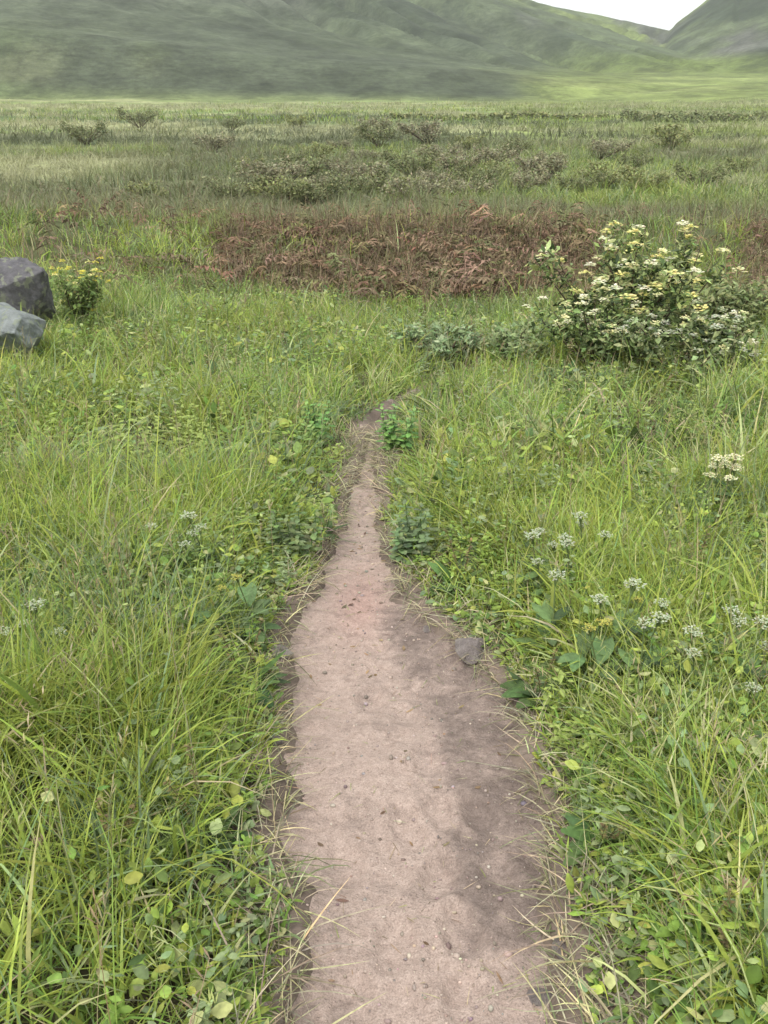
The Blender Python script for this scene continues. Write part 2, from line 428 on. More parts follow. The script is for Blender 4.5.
# ------------------------------------------------------------------ path
def build_path():
    ys = np.arange(-1.5, PATH_END + .2, .016); us = np.linspace(-1.25, 1.25, 72)
    Y = ys[:, None] + 0 * us[None]
    w = path_w(Y) + .02
    X = path_c(Y) + us[None] * w
    sd = path_sd(X, Y)
    Z = h_base(X, Y) - .045
    # worn hollow in the middle, heel marks and small lumps
    Z = Z - .012 * (1 - np.clip(np.abs(us[None]), 0, 1) ** 2)
    Z = Z + (fbm(X * 7, Y * 7, 90, 4) - .5) * .040 + (fbm(X * 24, Y * 24, 94, 3) - .5) * .011
    Z = Z + .045 * sstep(-.1, .05, sd) - .13 * sstep(.04, .14, sd) - .15 * sstep(1.12, 1.25, np.abs(us[None]))
    V = np.stack([X, Y, Z], -1)
    for (px, py, ang, dep) in ((410, 816, .2, .016), (440, 862, -.3, .020), (478, 800, .5, .018), (462, 915, .1, .020), (430, 745, -.2, .014), (370, 690, .1, .014),
                               (395, 930, -.15, .014), (345, 850, .2, .012), (500, 860, .4, .018), (405, 705, .0, .012), (350, 985, .1, .012), (465, 985, -.2, .018), (380, 640, .1, .010), (440, 800, .1, .014)):
        gx, gy = ground_at(px, py)
        dx, dy = X - gx, Y - gy
        a = dx * math.cos(ang) + dy * math.sin(ang); b = -dx * math.sin(ang) + dy * math.cos(ang)
        q = (a / .045) ** 2 + (b / .075) ** 2
        V[..., 2] -= dep * np.exp(-q ** 2) - dep * .5 * np.exp(-((q - 2) / .8) ** 2)
    ny, nx = X.shape
    i = np.arange(ny - 1)[:, None] * nx; j = np.arange(nx - 1)[None]
    Q = np.stack([i + j, i + j + 1, i + nx + j + 1, i + nx + j], -1).reshape(-1, 4)
    damp = .88 * sstep(.0, .45, np.broadcast_to(us[None], X.shape)) * sstep(1.3, 1.55, Y) * (1 - sstep(3.1, 3.6, Y)) + .25 * sstep(-.12, .02, sd)
    pink = np.exp(-((Y - ground_at(360, 592)[1]) / .35) ** 2 - ((X - ground_at(360, 592)[0]) / .12) ** 2)
    C = np.stack([damp, pink, 0 * sd], -1).reshape(-1, 3)
    o = obj_np('path', V.reshape(-1, 3), Q, path_mat(), C)
    tag(o, 'narrow pinkish bare earth footpath trodden through the grass', 'path', kind='structure')
build_path()

# ------------------------------------------------------------------ grass
def scatter(n, y0, y1, spread=.60, extra=1.6, power=1.0):
    """n random points in the wedge of meadow before the walker"""
    y = y0 + (y1 - y0) * rng.random(n * 3) ** power
    half = spread * np.maximum(y, 0) + extra
    keep = rng.random(n * 3) < half / (spread * max(y1, 0) + extra)
    y = y[keep][:n]; half = half[keep][:n]
    x = (rng.random(len(y)) * 2 - 1) * half
    return x, y

def pal_mix(w, cols):
    w = np.stack(w, -1); w = w / w.sum(-1, keepdims=True)
    pick = (np.cumsum(w, -1) < rng.random((len(w), 1))).sum(-1).clip(0, len(cols) - 1)
    return np.array(cols)[pick]

def meadow_colour(x, y):
    n1 = fbm(x * .55, y * .55, 100, 3); n2 = fbm(x * 1.3 + 9, y * 1.3, 104, 3); n3 = fbm(x * .8 - 4, y * .8, 108, 3)
    w = [.20 + 1.8 * sstep(.45, .65, n1), .55 + 0 * x, .12 + 1.5 * sstep(.56, .7, n2), .10 + 1.0 * sstep(.55, .68, n3), .09 + 0 * x, .12 + .6 * sstep(.6, .7, 1 - n2), .05 + .4 * sstep(.6, .72, 1 - n1)]
    c = pal_mix(w, [G['yel'], G['grn'], G['blu'], G['olv'], G['str'], G['pal'], G['drk']])
    v = .8 + .5 * fbm(x * 2.2, y * 2.2, 112, 2)
    return np.clip(c * v[:, None] * (1 + rng.normal(0, .16, (len(x), 1))) * (1 + rng.normal(0, .05, (len(x), 3))), .005, .8)

def build_grass():
    bag = Bag()
    def field(n, y0, y1, Lm, Wm, K, tuft, spread, extra, power=1., edge=.0, col=None, mask=None):
        nt = max(1, n // tuft)
        tx, ty = scatter(nt, y0, y1, spread, extra, power)
        k = rng.integers(max(1, tuft // 2), tuft * 2, len(tx))
        dens = fbm(tx * 1.1, ty * 1.1, 120, 3)
        dens = .6 * dens + .4 * vnoise(tx * 3.3, ty * 3.3, 131)
        k = (k * (.26 + 1.38 * sstep(.36, .60, dens))).astype(int)
        ti = np.repeat(np.arange(len(tx)), k)
        sp = Wm * 5.5
        x = tx[ti] + rng.normal(0, sp, len(ti)); y = ty[ti] + rng.normal(0, sp, len(ti))
        hgt = (.55 + .9 * fbm(tx * .7, ty * .7, 124, 3))[ti]
        sd = path_sd(x, y)
        ok = sd > edge + np.where((x > path_c(y)) & (y < 3.2), rng.random(len(x)) ** 2 * .20, rng.random(len(x)) ** 2 * .07)
        hgt = hgt * (.28 + .72 * sstep(0, .40, sd))
        if mask is not None: ok &= rng.random(len(x)) < mask(x, y)
        x, y, hgt, sd = x[ok], y[ok], hgt[ok], sd[ok]
        N = len(x)
        taz = rng.random(len(tx)) * 6.283
        az = np.where(rng.random(N) < .5, taz[ti][ok] + rng.normal(0, .7, N), rng.random(N) * 6.283)
        # blades by the trodden edge lean over it
        lean = np.exp(-np.clip(sd, 0, 2) / .12) * (y < PATH_END)
        toward = np.where(x > path_c(y), math.pi, 0.)
        az = np.where(rng.random(N) < lean * .45, toward + rng.normal(0, .7, N), az)
        L = Lm * hgt * np.exp(rng.normal(0, .28, N))
        e0 = np.clip(rng.normal(1.30, .18, N), .6, 1.55)
        e1 = e0 - np.clip(rng.normal(1.1, .55, N), .1, 2.4)
        W = Wm * np.exp(rng.normal(0, .3, N))
        c = meadow_colour(x, y) if col is None else col(x, y)
        z = h_ground(x, y) - .01
        bag.add(*ribbons(np.stack([x, y, z], -1), az, e0, e1, L, W, c, K, 'blade', 2, 0, rng.normal(0, .5, N)))
    def mid_col(x, y):
        c = meadow_colour(x, y); m = (scrub_mask(x, y) * .9)[:, None]
        q = jitter([(.150, .165, .085), (.19, .185, .105), (.13, .15, .075), (.185, .16, .105), (.22, .235, .12)], len(x), .18)
        return c * (1 - m) + q * m
    nb = lambda x, y: 1 - .93 * region_masks(x, y)[0]
    field(84000, .35, 4.6, .27, .0058, 4, 10, .60, .9, .9)
    field(15000, .35, 4.6, .29, .0105, 5, 5, .60, .9, .9)
    field(140000, 4.2, 14.5, .29, .0085, 3, 10, .56, 1.3, 1., mask=nb)
    field(26000, 4.2, 14.5, .32, .015, 4, 6, .56, 1.3, 1., mask=nb)
    field(60000, 14, 30, .36, .017, 3, 8, .56, 1.5, 1., mask=nb, col=mid_col)
    field(14000, -2, .4, .30, .008, 3, 8, .6, 2.2)
    def far_col(x, y):
        b, p, d = region_masks(x, y)
        c = mid_col(x, y) * .95
        g = (.7 * sstep(58, 75, y) * sstep(.06, .16, x / y) * (fbm(x * .02, y * .2, 168, 2) > .42))[:, None]
        c = c * (1 - g) + np.array([.25, .30, .085]) * g
        c = c * (1 - d[:, None]) + np.array([.13, .145, .075]) * d[:, None] * (1 + rng.normal(0, .2, (len(x), 1)))
        c = c * (1 - p[:, None]) + np.array([.33, .33, .19]) * p[:, None] * (1 + rng.normal(0, .15, (len(x), 1)))
        return np.clip(c, .01, .8)
    field(60000, 28, 70, .50, .035, 3, 8, .55, 2, 1.3, col=far_col)
    field(50000, 65, 200, .60, .09, 2, 8, .55, 3, 1.3, col=far_col)
    # flowering and dead stalks with seed heads
    for (n, y0, y1, L0, w0) in ((1500, .6, 4.6, .50, .0028), (2600, 4.4, 14, .46, .0042)):
        x, y = scatter(n, y0, y1, .58, 1.0); ok = path_sd(x, y) > .12; ok &= rng.random(len(x)) < sstep(.4, .6, fbm(x * .8, y * .8, 170, 3)) + .15
        ok &= region_masks(x, y)[0] < .3
        x, y = x[ok], y[ok]; m = len(x)
        az = rng.random(m) * 6.283; e0 = rng.normal(1.4, .1, m); e1 = e0 - rng.normal(.35, .2, m).clip(0); L = rng.normal(L0, .1, m).clip(.2)
        c = jitter([(.36, .31, .18), (.30, .24, .14), (.33, .34, .14), (.24, .18, .11)], m, .15)
        bag.add(*ribbons(np.stack([x, y, h_ground(x, y)], -1), az, e0, e1, L, w0, c, 4, 'stem'))
        tm = (np.arange(4) + .5) / 4; e = e0[:, None] + (e1 - e0)[:, None] * tm
        hx = (np.cos(e) * L[:, None] / 4).sum(1); hz = (np.sin(e) * L[:, None] / 4).sum(1)
        tip = np.stack([x + hx * np.cos(az), y + hx * np.sin(az), h_ground(x, y) + hz], -1)
        for q in range(9):
            u = q / 9.
            p = tip - np.stack([np.cos(az) * np.cos(e1), np.sin(az) * np.cos(e1), np.sin(e1)], -1) * (L * .22 * u)[:, None]
            bag.add(*ribbons(p, rng.random(m) * 6.283, rng.normal(1.0, .3, m), rng.normal(.6, .3, m), .018 + .02 * u, w0 * 1.3, c, 2, 'leaf'))
    o = bag.build('grass', M_grass)
    tag(o, 'long green meadow grass either side of the footpath', 'grass', kind='stuff')
build_grass()

def build_straw():
    """flattened dry grass along both trodden edges"""
    bag = Bag(); n = 9000
    y = 1.0 + 5.5 * rng.random(n) ** 1.2
    side = np.where(rng.random(n) < .52, 1., -1.)
    off = np.abs(rng.normal(0, .11, n)) - .05
    x = path_c(y) + side * (path_w(y) + off)
    ok = path_sd(x, y) > -.05
    x, y, side = x[ok], y[ok], side[ok]; n = len(x)
    c = jitter([G['str'], (.26, .22, .15), (.22, .19, .14), (.17, .19, .09), (.36, .32, .22)], n, .2)
    bag.add(*ribbons(np.stack([x, y, h_base(x, y) - .030 * (path_sd(x, y) < .02) + .02 * rng.random(n)], -1), rng.random(n) * 6.283, rng.normal(.40, .35, n), rng.normal(-.25, .45, n),
                     (.11 * np.exp(rng.normal(0, .45, n))).clip(.03, .26), .0025 + .0035 * rng.random(n), c, 4, 'blade', 2, 0, rng.normal(0, .5, n)))
    o = bag.build('straw', M_dry)
    tag(o, 'dry trampled straw along the edges of the footpath', 'straw', kind='stuff')
build_straw()

def build_undergrowth():
    """clover and small broad leaves filling in between the grass"""
    bag = Bag()
    def field(n, y0, y1, L, hmax, spread, extra, thr):
        x, y = scatter(n, y0, y1, spread, extra)
        m = sstep(thr, thr + .16, fbm(x * .9, y * .9, 140, 3)) + .8 * np.exp(-np.clip(path_sd(x, y), 0, 3) / .2) * (y < 5)
        ok = (rng.random(len(x)) < m) & (path_sd(x, y) > .01) & (rng.random(len(x)) > region_masks(x, y)[0])
        x, y = x[ok], y[ok]; n = len(x)
        sd = path_sd(x, y)
        z = h_ground(x, y) + hmax * rng.random(n) * (.15 + .85 * sstep(0, .4, sd))
        c = jitter([(.17, .26, .06), (.23, .31, .065), (.20, .27, .13), (.30, .35, .075), (.09, .14, .04), (.33, .37, .16)], n, .22)
        l = (L * np.exp(rng.normal(-.08, .28, n))).clip(.4 * L, 1.45 * L)
        e = rng.normal(.35, .4, n)
        bag.add(*ribbons(np.stack([x, y, z], -1), rng.random(n) * 6.283, e, e - rng.normal(.6, .3, n), l, l * rng.uniform(.35, .8, n), c, 3, 'leaf', 3, .35, rng.normal(0, .4, n)))
    field(60000, .35, 4.8, .033, .24, .6, .9, .45)
    field(44000, 4.2, 14, .070, .28, .56, 1.3, .45)
    # leafy herbs on upright stems, in drifts
    for (n, y0, y1, hh0, ll) in ((2100, .4, 4.8, .20, .036), (3000, 4.4, 14, .24, .062)):
        x, y = scatter(n * 2, y0, y1, .6, 1.0)
        ok = (rng.random(len(x)) < sstep(.42, .60, fbm(x * 1.4 + 7, y * 1.4, 180, 3))) & (path_sd(x, y) > .07) & (region_masks(x, y)[0] < .3)
        x, y = x[ok][:n], y[ok][:n]; m = len(x); sd = path_sd(x, y)
        hh = hh0 * np.exp(rng.normal(0, .3, m)) * (.4 + .6 * sstep(0, .4, sd)); la = rng.random(m) * 6.283; lr = .25 * hh * rng.random(m)
        pal = np.array([(.20, .31, .062), (.25, .35, .075), (.17, .26, .075), (.29, .36, .10), (.13, .21, .055), (.24, .30, .15)])
        base = pal[(fbm(x * .9 + 2, y * .9, 184, 2) * 11).astype(int) % 6] * (1 + rng.normal(0, .12, (m, 1)))
        z0 = h_ground(x, y)
        bag.add(*ribbons(np.stack([x, y, z0], -1), la, np.full(m, 1.45), np.full(m, 1.25), hh, .004, base * .8, 3, 'stem'))
        for q in range(13):
            u = .12 + .88 * q / 12
            p = np.stack([x + lr * u * np.cos(la), y + lr * u * np.sin(la), z0 + hh * u * .97], -1)
            l = ll * (1.25 - .65 * u) * np.exp(rng.normal(0, .2, m))
            bag.add(*ribbons(p, la + q * 2.4 + rng.normal(0, .25, m), rng.normal(.5, .2, m), rng.normal(-.4, .25, m), l, l * rng.uniform(.35, .5, m), base * (1 + rng.normal(0, .08, (m, 1))), 3, 'leaf', 3, .3, rng.normal(0, .3, m)))
    o = bag.build('undergrowth', M_leaf)
    tag(o, 'small leafy weeds filling in between the grass', 'undergrowth', kind='stuff')
build_undergrowth()

def build_bracken():
    """brown dead bracken on the bank: arching fronds with drooping leaflets"""
    bag = Bag()
    n = 5200
    x, y = scatter(n * 4, 13.0, 26, .56, 1.5)
    bm_ = region_masks(x, y)[0] * (.25 + .9 * sstep(.35, .6, fbm(x * 1.1, y * 1.1, 64, 3)))
    halo = .05 * sstep(12, 13, y) * (1 - sstep(21, 23, y)) * (1 - sstep(.30, .42, np.abs(x / y)))
    ok = rng.random(len(x)) < np.maximum(bm_, halo)
    x, y = x[ok][:n], y[ok][:n]; n = len(x)
    z = h_ground(x, y)
    az = rng.random(n) * 6.283
    L = (rng.normal(.60, .15, n) * (.55 + .9 * fbm(x * .8, y * .8, 65, 3))).clip(.2)
    e0 = rng.normal(1.15, .2, n); e1 = e0 - rng.normal(1.5, .4, n)
    pal = [(.200, .128, .085), (.155, .105, .070), (.24, .165, .11), (.105, .075, .048), (.17, .145, .075), (.13, .14, .06)]
    c = jitter(pal, n, .2)
    bag.add(*ribbons(np.stack([x, y, z], -1), az, e0, e1, L, .014, c, 5, 'stem', 2))
    K = 11
    for k in range(2, K + 1):
        t = k / K
        tt = np.linspace(0, t, 6); tm = (tt[:-1] + tt[1:]) / 2
        e = e0[:, None] + (e1 - e0)[:, None] * tm[None]
        d = L[:, None] * (t / 5)
        px_ = x + (np.cos(e) * d).sum(1) * np.cos(az); py_ = y + (np.cos(e) * d).sum(1) * np.sin(az); pz_ = z + (np.sin(e) * d).sum(1)
        for s in (-1, 1):
            bag.add(*ribbons(np.stack([px_, py_, pz_], -1), az + s * (1.2 + rng.normal(0, .2, n)), rng.normal(.0, .3, n), rng.normal(-.7, .3, n),
                             L * .33 * (1.15 - t) + .03, L * .045, c * (1 + rng.normal(0, .1, (n, 1))), 2, 'leaf', 2, 0, rng.normal(0, .5, n)))
    # dry stalks and grass standing among the fronds
    x, y = scatter(110000, 11.5, 24, .56, 1.5)
    ok = rng.random(len(x)) < np.maximum(region_masks(x, y)[0] * .9, .05)
    x, y = x[ok], y[ok]; m = len(x)
    e = rng.normal(1.25, .2, m)
    bag.add(*ribbons(np.stack([x, y, h_ground(x, y)], -1), rng.random(m) * 6.283, e, e - rng.normal(.7, .4, m), rng.normal(.5, .13, m).clip(.15), .012,
                     jitter([(.22, .155, .105), (.17, .12, .08), (.26, .20, .13), (.15, .165, .07), (.12, .085, .058)], m, .2), 3))
    o = bag.build('bracken', M_dry)
    tag(o, 'reddish brown dead bracken covering the bank beyond the grass', 'bracken', kind='stuff')
build_bracken()

# ------------------------------------------------------------------ things: plants
def empty(name, x, y, label, cat, group=None, rz=0., s=1., hf=h_ground):
    o = bpy.data.objects.new(name, None); link(o)
    o.location = (x, y, float(hf(x, y))); o.rotation_euler.z = rz; o.scale = (s, s, s)
    o.empty_display_size = .1
    return tag(o, label, cat, group)

def copy_tree(o, x, y, rz=0., s=1., label=None, group=None):
    c = o.copy(); root.objects.link(c)
    c.location = (x, y, float(h_ground(x, y))); c.rotation_euler.z = rz; c.scale = (s, s, s)
    if label: c['label'] = label
    if group: c['group'] = group
    for ch in o.children:
        d = ch.copy(); root.objects.link(d); d.parent = c
    return c

def branch_set(n, h, w, lean=.5):
    """n stems spreading from one foot; returns paths"""
    out = []
    for i in range(n):
        a = rng.random() * 6.283; r = w * .5 * math.sqrt(rng.random()) * .95; hh = h * rng.uniform(.6, .98)
        p = [np.array([.05 * math.cos(a) * rng.random(), .05 * math.sin(a) * rng.random(), -.03])]
        for t in (.3, .6, .85, 1):
            p.append(np.array([r * t ** .8 * math.cos(a), r * t ** .8 * math.sin(a), hh * t ** (.9)]) + rng.normal(0, .025 * h, 3) * t)
        out.append(np.array(p))
    return out

def shrub_parts(t, h, w, n_leaf, leaf_l, pal, stem_col=(.10, .075, .05), n_stem=14, clump=.20, flowers=None, leaf_w=.5, flower_top=True, rad=.012):
    br = branch_set(n_stem, h, w)
    b = Bag()
    for p in br: b.add(*tube(p, np.linspace(rad, rad * .35, len(p)), 5, stem_col))
    b.build('stem', M_stem, t)
    # leaves gathered in clumps along the upper stems
    cen = []
    for p in br:
        for q in range(4):
            u = rng.uniform(.35, 1.0) * (len(p) - 1); i = min(int(u), len(p) - 2); f = u - i
            cen.append(p[i] * (1 - f) + p[i + 1] * f)
    cen = np.array(cen)
    shade = rng.uniform(.75, 1.25, len(cen))
    k = rng.integers(0, len(cen), n_leaf)
    dv = rng.normal(0, 1, (n_leaf, 3)); dv /= np.linalg.norm(dv, axis=1)[:, None]
    pos = cen[k] + dv * (clump * h * rng.random((n_leaf, 1)) ** .5)
    pos[:, 2] = np.maximum(pos[:, 2], .02)
    col = jitter(pal, n_leaf, .14) * shade[k][:, None]
    e = rng.normal(.25, .5, n_leaf); l = leaf_l * np.exp(rng.normal(0, .25, n_leaf))
    b = Bag().add(*ribbons(pos, rng.random(n_leaf) * 6.283, e, e - rng.normal(.7, .3, n_leaf), l, l * leaf_w, col, 2, 'leaf', 3, .3, rng.normal(0, .5, n_leaf)))
    b.build('foliage', M_leaf, t)
    if flowers:
        nf, size, fp = flowers
        # flat heads of many tiny florets
        top = cen[np.argsort(-(cen[:, 2] + .6 * h * rng.random(len(cen))))][:nf] if flower_top else cen[rng.integers(0, len(cen), nf)]
        for c in top:
            b = Bag()
            c = c + np.array([0, 0, clump * h * .85]) + rng.normal(0, .09 * h, 3)
            m = 26
            a = rng.random(m) * 6.283; r = size * .78 * np.sqrt(rng.random(m))
            fp_ = np.stack([c[0] + r * np.cos(a), c[1] + r * np.sin(a), c[2] - .5 * r ** 2 / size + rng.normal(0, .006, m)], -1)
            cc = jitter([fp[rng.integers(0, len(fp))]], m, .08)
            b.add(*ribbons(fp_, rng.random(m) * 6.283, rng.normal(.3, .3, m), rng.normal(0, .3, m), size * .42, size * .40, cc, 2, 'petal', 2))
            b.build('flower_head', M_petal, t)
    return t

WHITE = [(.50, .52, .40), (.42, .46, .30)]
YELL = [(.70, .62, .12), (.75, .70, .30), (.62, .56, .10)]
CREAM = [(.72, .70, .40), (.75, .74, .55)]

# the flowering bushes on the right
x, y = ground_at(640, 372)
t = empty('flowering_shrub', x, y + .5, 'tall bush dotted with pale yellow flower heads, right of the brown bank', 'shrub')
shrub_parts(t, 1.30, 2.3, 4400, .066, [(.30, .36, .13), (.22, .28, .11), (.36, .40, .17), (.07, .10, .035), (.05, .075, .03)], n_stem=30, clump=.10, flowers=(100, .080, CREAM + YELL[1:2]), flower_top=False)
x, y = ground_at(596, 372)
t = empty('flowering_shrub', x, y, 'dark leaved bush with white flower heads in front of the yellow flowered bush', 'shrub')
shrub_parts(t, .74, 1.35, 2000, .06, [(.06, .09, .035), (.18, .25, .09), (.27, .34, .14)], n_stem=18, clump=.16, flowers=(95, .050, CREAM), flower_top=False)
x, y = ground_at(680, 388)
t = empty('flowering_shrub', x, y, 'greyish dark bush with few white flowers, low on the right of the yellow flowered bush', 'shrub')
shrub_parts(t, .68, 1.4, 2000, .065, [(.15, .20, .08), (.24, .29, .12), (.33, .38, .18), (.06, .09, .035)], n_stem=18, clump=.17, flowers=(90, .050, WHITE + CREAM), flower_top=False)
x, y = ground_at(440, 362)
t = empty('low_shrub', x, y, 'low blue green bush at the foot of the brown bank', 'shrub')
shrub_parts(t, .38, 1.15, 1300, .06, [(.24, .32, .16), (.29, .36, .20), (.17, .24, .12)], n_stem=16, clump=.28)
x, y = ground_at(510, 366)
t = empty('low_shrub', x, y, 'low grey green bush between the brown bank and the white flowered bush', 'shrub')
shrub_parts(t, .42, 1.1, 1300, .06, [(.25, .32, .14), (.30, .36, .18), (.17, .23, .10)], n_stem=16, clump=.28)
x, y = ground_at(750, 350)
t = empty('low_shrub', x, y + .8, 'olive green bush at the right edge beside the flowering bushes', 'shrub')
shrub_parts(t, .72, 1.2, 2400, .065, [(.22, .26, .11), (.27, .30, .13), (.15, .19, .08)], n_stem=18, clump=.22)

# yellow flowers beside the boulders
x, y = ground_at(86, 336)
t = empty('flowering_shrub', x, y, 'yellow flowered bush beside the grey boulders on the left', 'shrub')
shrub_parts(t, .78, .62, 1900, .05, [(.20, .27, .08), (.26, .33, .11), (.12, .17, .06)], n_stem=20, clump=.15, flowers=(48, .044, YELL))

# ------------------------------------------------------------------ boulders and stones
def rock_mesh(name, seed, sx, sy, sz, mat, sub=4, rough=.22, cuts=9, lo=.55):
    import bmesh
    r = np.random.default_rng(seed)
    bm = bmesh.new(); bmesh.ops.create_icosphere(bm, subdivisions=sub, radius=1)
    co = np.array([v.co[:] for v in bm.verts])
    for _ in range(cuts):                       # broken faces
        n = r.normal(0, 1, 3); n /= np.linalg.norm(n); d = r.uniform(lo, .88)
        over = np.clip(co @ n - d, 0, None); co = co - over[:, None] * n * .97
    w = (fbm(co[:, 0] * 2.3 + seed, co[:, 1] * 2.3 + co[:, 2] * 1.7, seed, 4) - .5) * rough + (fbm(co[:, 0] * 8 + co[:, 2] * 5, co[:, 1] * 8, seed + 5, 3) - .5) * rough * .35
    co = co * (1 + w)[:, None] * np.array([sx, sy, sz])
    for v, c in zip(bm.verts, co): v.co = c
    me = bpy.data.meshes.new(name); bm.to_mesh(me); bm.free()
    me.polygons.foreach_set('use_smooth', [True] * len(me.polygons))
    me.materials.append(mat)
    return me

M_rock_d = rock_mat('dark_rock', (.065, .062, .068), (.125, .12, .13), (.19, .185, .195), (.22, .235, .17))
M_rock_l = rock_mat('pale_rock', (.13, .145, .145), (.23, .25, .25), (.33, .355, .35), (.26, .29, .22))
M_stone = rock_mat('path_stone', (.17, .145, .135), (.25, .215, .205), (.35, .31, .29), (.30, .27, .23))

def rock(name, px, py, seed, size, mat, label, cat, sink=.25, rz=0., group=None, sub=4, dy=0., **kw):
    x, y = ground_at(px, py)
    y += dy
    o = link(bpy.data.objects.new(name, rock_mesh(name, seed, *size, mat, sub, **kw)))
    o.location = (x, y, float(h_ground(x, y)) + size[2] * (1 - 2 * sink)); o.rotation_euler.z = rz
    return tag(o, label, cat, group)
rock('boulder', 12, 362, 5, (.54, .40, .33), M_rock_l, 'pale blue grey boulder at the left edge, in front of a darker one', 'boulder', .12, sub=6, cuts=26, lo=.5, rough=.3)
rock('boulder', -8, 350, 8, (.64, .48, .62), M_rock_d, 'dark purplish grey boulder at the left edge beside yellow flowers', 'boulder', .12, sub=6, cuts=26, lo=.5, rough=.3, dy=.75)

stone_spots = [(436, 640, .050, 'grey stone on the right edge of the path where it narrows'), (470, 650, .085, 'rounded grey stone embedded beside the widening of the path'),
               (484, 684, .045, 'flat stone at the right verge just above the dark leafy clump'), (428, 618, .036, 'small stone at the right edge beside the narrow part of the path'),
               (545, 985, .045, 'stone at the right edge of the path, lowest in view'), (560, 940, .035, 'small stone half buried in straw on the right verge'),
               (283, 655, .045, 'stone on the left edge where the path narrows'), (276, 742, .035, 'small stone on the left edge beside the wide part of the path')]
for i, (px, py, s, lab) in enumerate(stone_spots):
    rock('stone', px, py, 30 + i, (s, s * rng.uniform(.55, 1), s * rng.uniform(.4, .65)), M_stone, lab, 'stone', .30, rng.random() * 6, 'stones along the path edge', 4, cuts=18, lo=.5)

def build_gravel():
    import bmesh
    n = 2600
    y = 1.0 + 4.5 * rng.random(n) ** 1.3
    u = rng.normal(0, .7, n) + .1
    x = path_c(y) + u * path_w(y)
    ok = np.abs(u) < 1.15; x, y = x[ok], y[ok]; n = len(x)
    bm = bmesh.new(); bmesh.ops.create_icosphere(bm, subdivisions=1, radius=1)
    bv = np.array([v.co[:] for v in bm.verts]); bf = np.array([[v.index for v in f.verts] for f in bm.faces]); bm.free()
    s = .0020 * np.exp(rng.normal(.2, .62, n)).clip(.4, 5.5)
    sc = rng.uniform(.6, 1.2, (n, 1, 3)) * s[:, None, None]
    V = bv[None] * (1 + rng.normal(0, .12, (n, len(bv), 1))) * sc
    V[..., 2] *= .7
    dz = bpy.data.objects['path'].data
    z = h_base(x, y) - .040 + s * .3
    # settle on the path sheet
    from mathutils.bvhtree import BVHTree
    from mathutils import Vector
    pth = bpy.data.objects['path']
    bvh = BVHTree.FromPolygons([v.co[:] for v in pth.data.vertices], [p.vertices[:] for p in pth.data.polygons])
    for i in range(n):
        hit = bvh.ray_cast(Vector((x[i], y[i], 2)), Vector((0, 0, -1)))
        if hit[0]: z[i] = hit[0].z + s[i] * .2
    V = V + np.stack([x, y, z], -1)[:, None]
    T = (bf[None] + (np.arange(n) * len(bv))[:, None, None]).reshape(-1, 3)
    c = np.repeat(jitter([(.30, .24, .20), (.22, .19, .17), (.40, .33, .28), (.19, .15, .13)], n, .15), len(bv), axis=0)
    o = obj_np('gravel', V.reshape(-1, 3), None, M_stem, c, T=T)
    # trodden litter: bits of straw and brown leaf lying on the earth
    m = 520; y = 1.0 + 4.5 * rng.random(m) ** 1.2; x = path_c(y) + rng.normal(0, .62, m) * path_w(y)
    P = []
    for i in range(m):
        hit = bvh.ray_cast(Vector((x[i], y[i], 2)), Vector((0, 0, -1)))
        P.append((x[i], y[i], hit[0].z + .003 if hit[0] else -9))
    P = np.array(P); P = P[(P[:, 2] > -5)]; m = len(P); k = int(m * .8)
    bag = Bag()
    bag.add(*ribbons(P[:k], rng.random(k) * 6.283, rng.normal(.08, .08, k), rng.normal(-.08, .1, k), rng.uniform(.012, .06, k), rng.uniform(.0012, .003, k),
                     jitter([(.40, .34, .22), (.28, .22, .15), (.18, .13, .09), (.24, .27, .10)], k, .15), 3))
    q = m - k
    bag.add(*ribbons(P[k:], rng.random(q) * 6.283, rng.normal(.15, .12, q), rng.normal(-.2, .2, q), rng.uniform(.014, .034, q), rng.uniform(.006, .014, q),
                     jitter([(.20, .13, .08), (.27, .19, .11), (.13, .09, .06), (.24, .18, .10)], q, .15), 3, 'leaf', 3, .3))
    lo = bag.build('leaf_litter', M_dry)
    tag(lo, 'scraps of straw and dead leaf lying on the bare path', 'litter', kind='stuff')
    tag(o, 'loose grit and crumbs of earth on the footpath', 'gravel', kind='stuff')
build_gravel()

# ------------------------------------------------------------------ broad-leaved plants
def dock(x, y, label, s=1., pal=None, n=16, name='dock_plant', cat='plant', up=.9):
    pal = pal or [(.075, .125, .040), (.10, .155, .048), (.06, .10, .035)]
    t = empty(name, x, y, label, cat, rz=rng.random() * 6)
    az = np.arange(n) * 2.4 + rng.normal(0, .2, n); e0 = rng.normal(up, .2, n); l = s * rng.normal(.30, .06, n)
    b = Bag().add(*ribbons(np.zeros((n, 3)) + rng.normal(0, .012, (n, 3)) * [1, 1, 0], az, e0, e0 - rng.normal(1.1, .3, n), l, l * .33, jitter(pal, n, .15), 6, 'leaf', 3, .35, rng.normal(0, .25, n)))
    b.build('leaves', M_leaf, t)
    b = Bag()
    for k in range(2):
        a = rng.random() * 6.28; hh = s * rng.uniform(.35, .55)
        p = np.array([[0, 0, -.02], [.03 * math.cos(a), .03 * math.sin(a), hh * .5], [.08 * math.cos(a), .08 * math.sin(a), hh]])
        b.add(*tube(p, [.005 * s, .004 * s, .002 * s], 5, (.13, .12, .05)))
        m = 22; u = rng.uniform(.45, 1, m)
        pos = np.stack([.08 * u * math.cos(a), .08 * u * math.sin(a), hh * u], -1)
        b.add(*ribbons(pos, rng.random(m) * 6.28, rng.normal(.6, .3, m), rng.normal(.2, .3, m), .03 * s, .016 * s, jitter([(.17, .15, .06), (.14, .11, .05)], m), 2, 'leaf', 2))
    b.build('stem', M_stem, t)
    return t

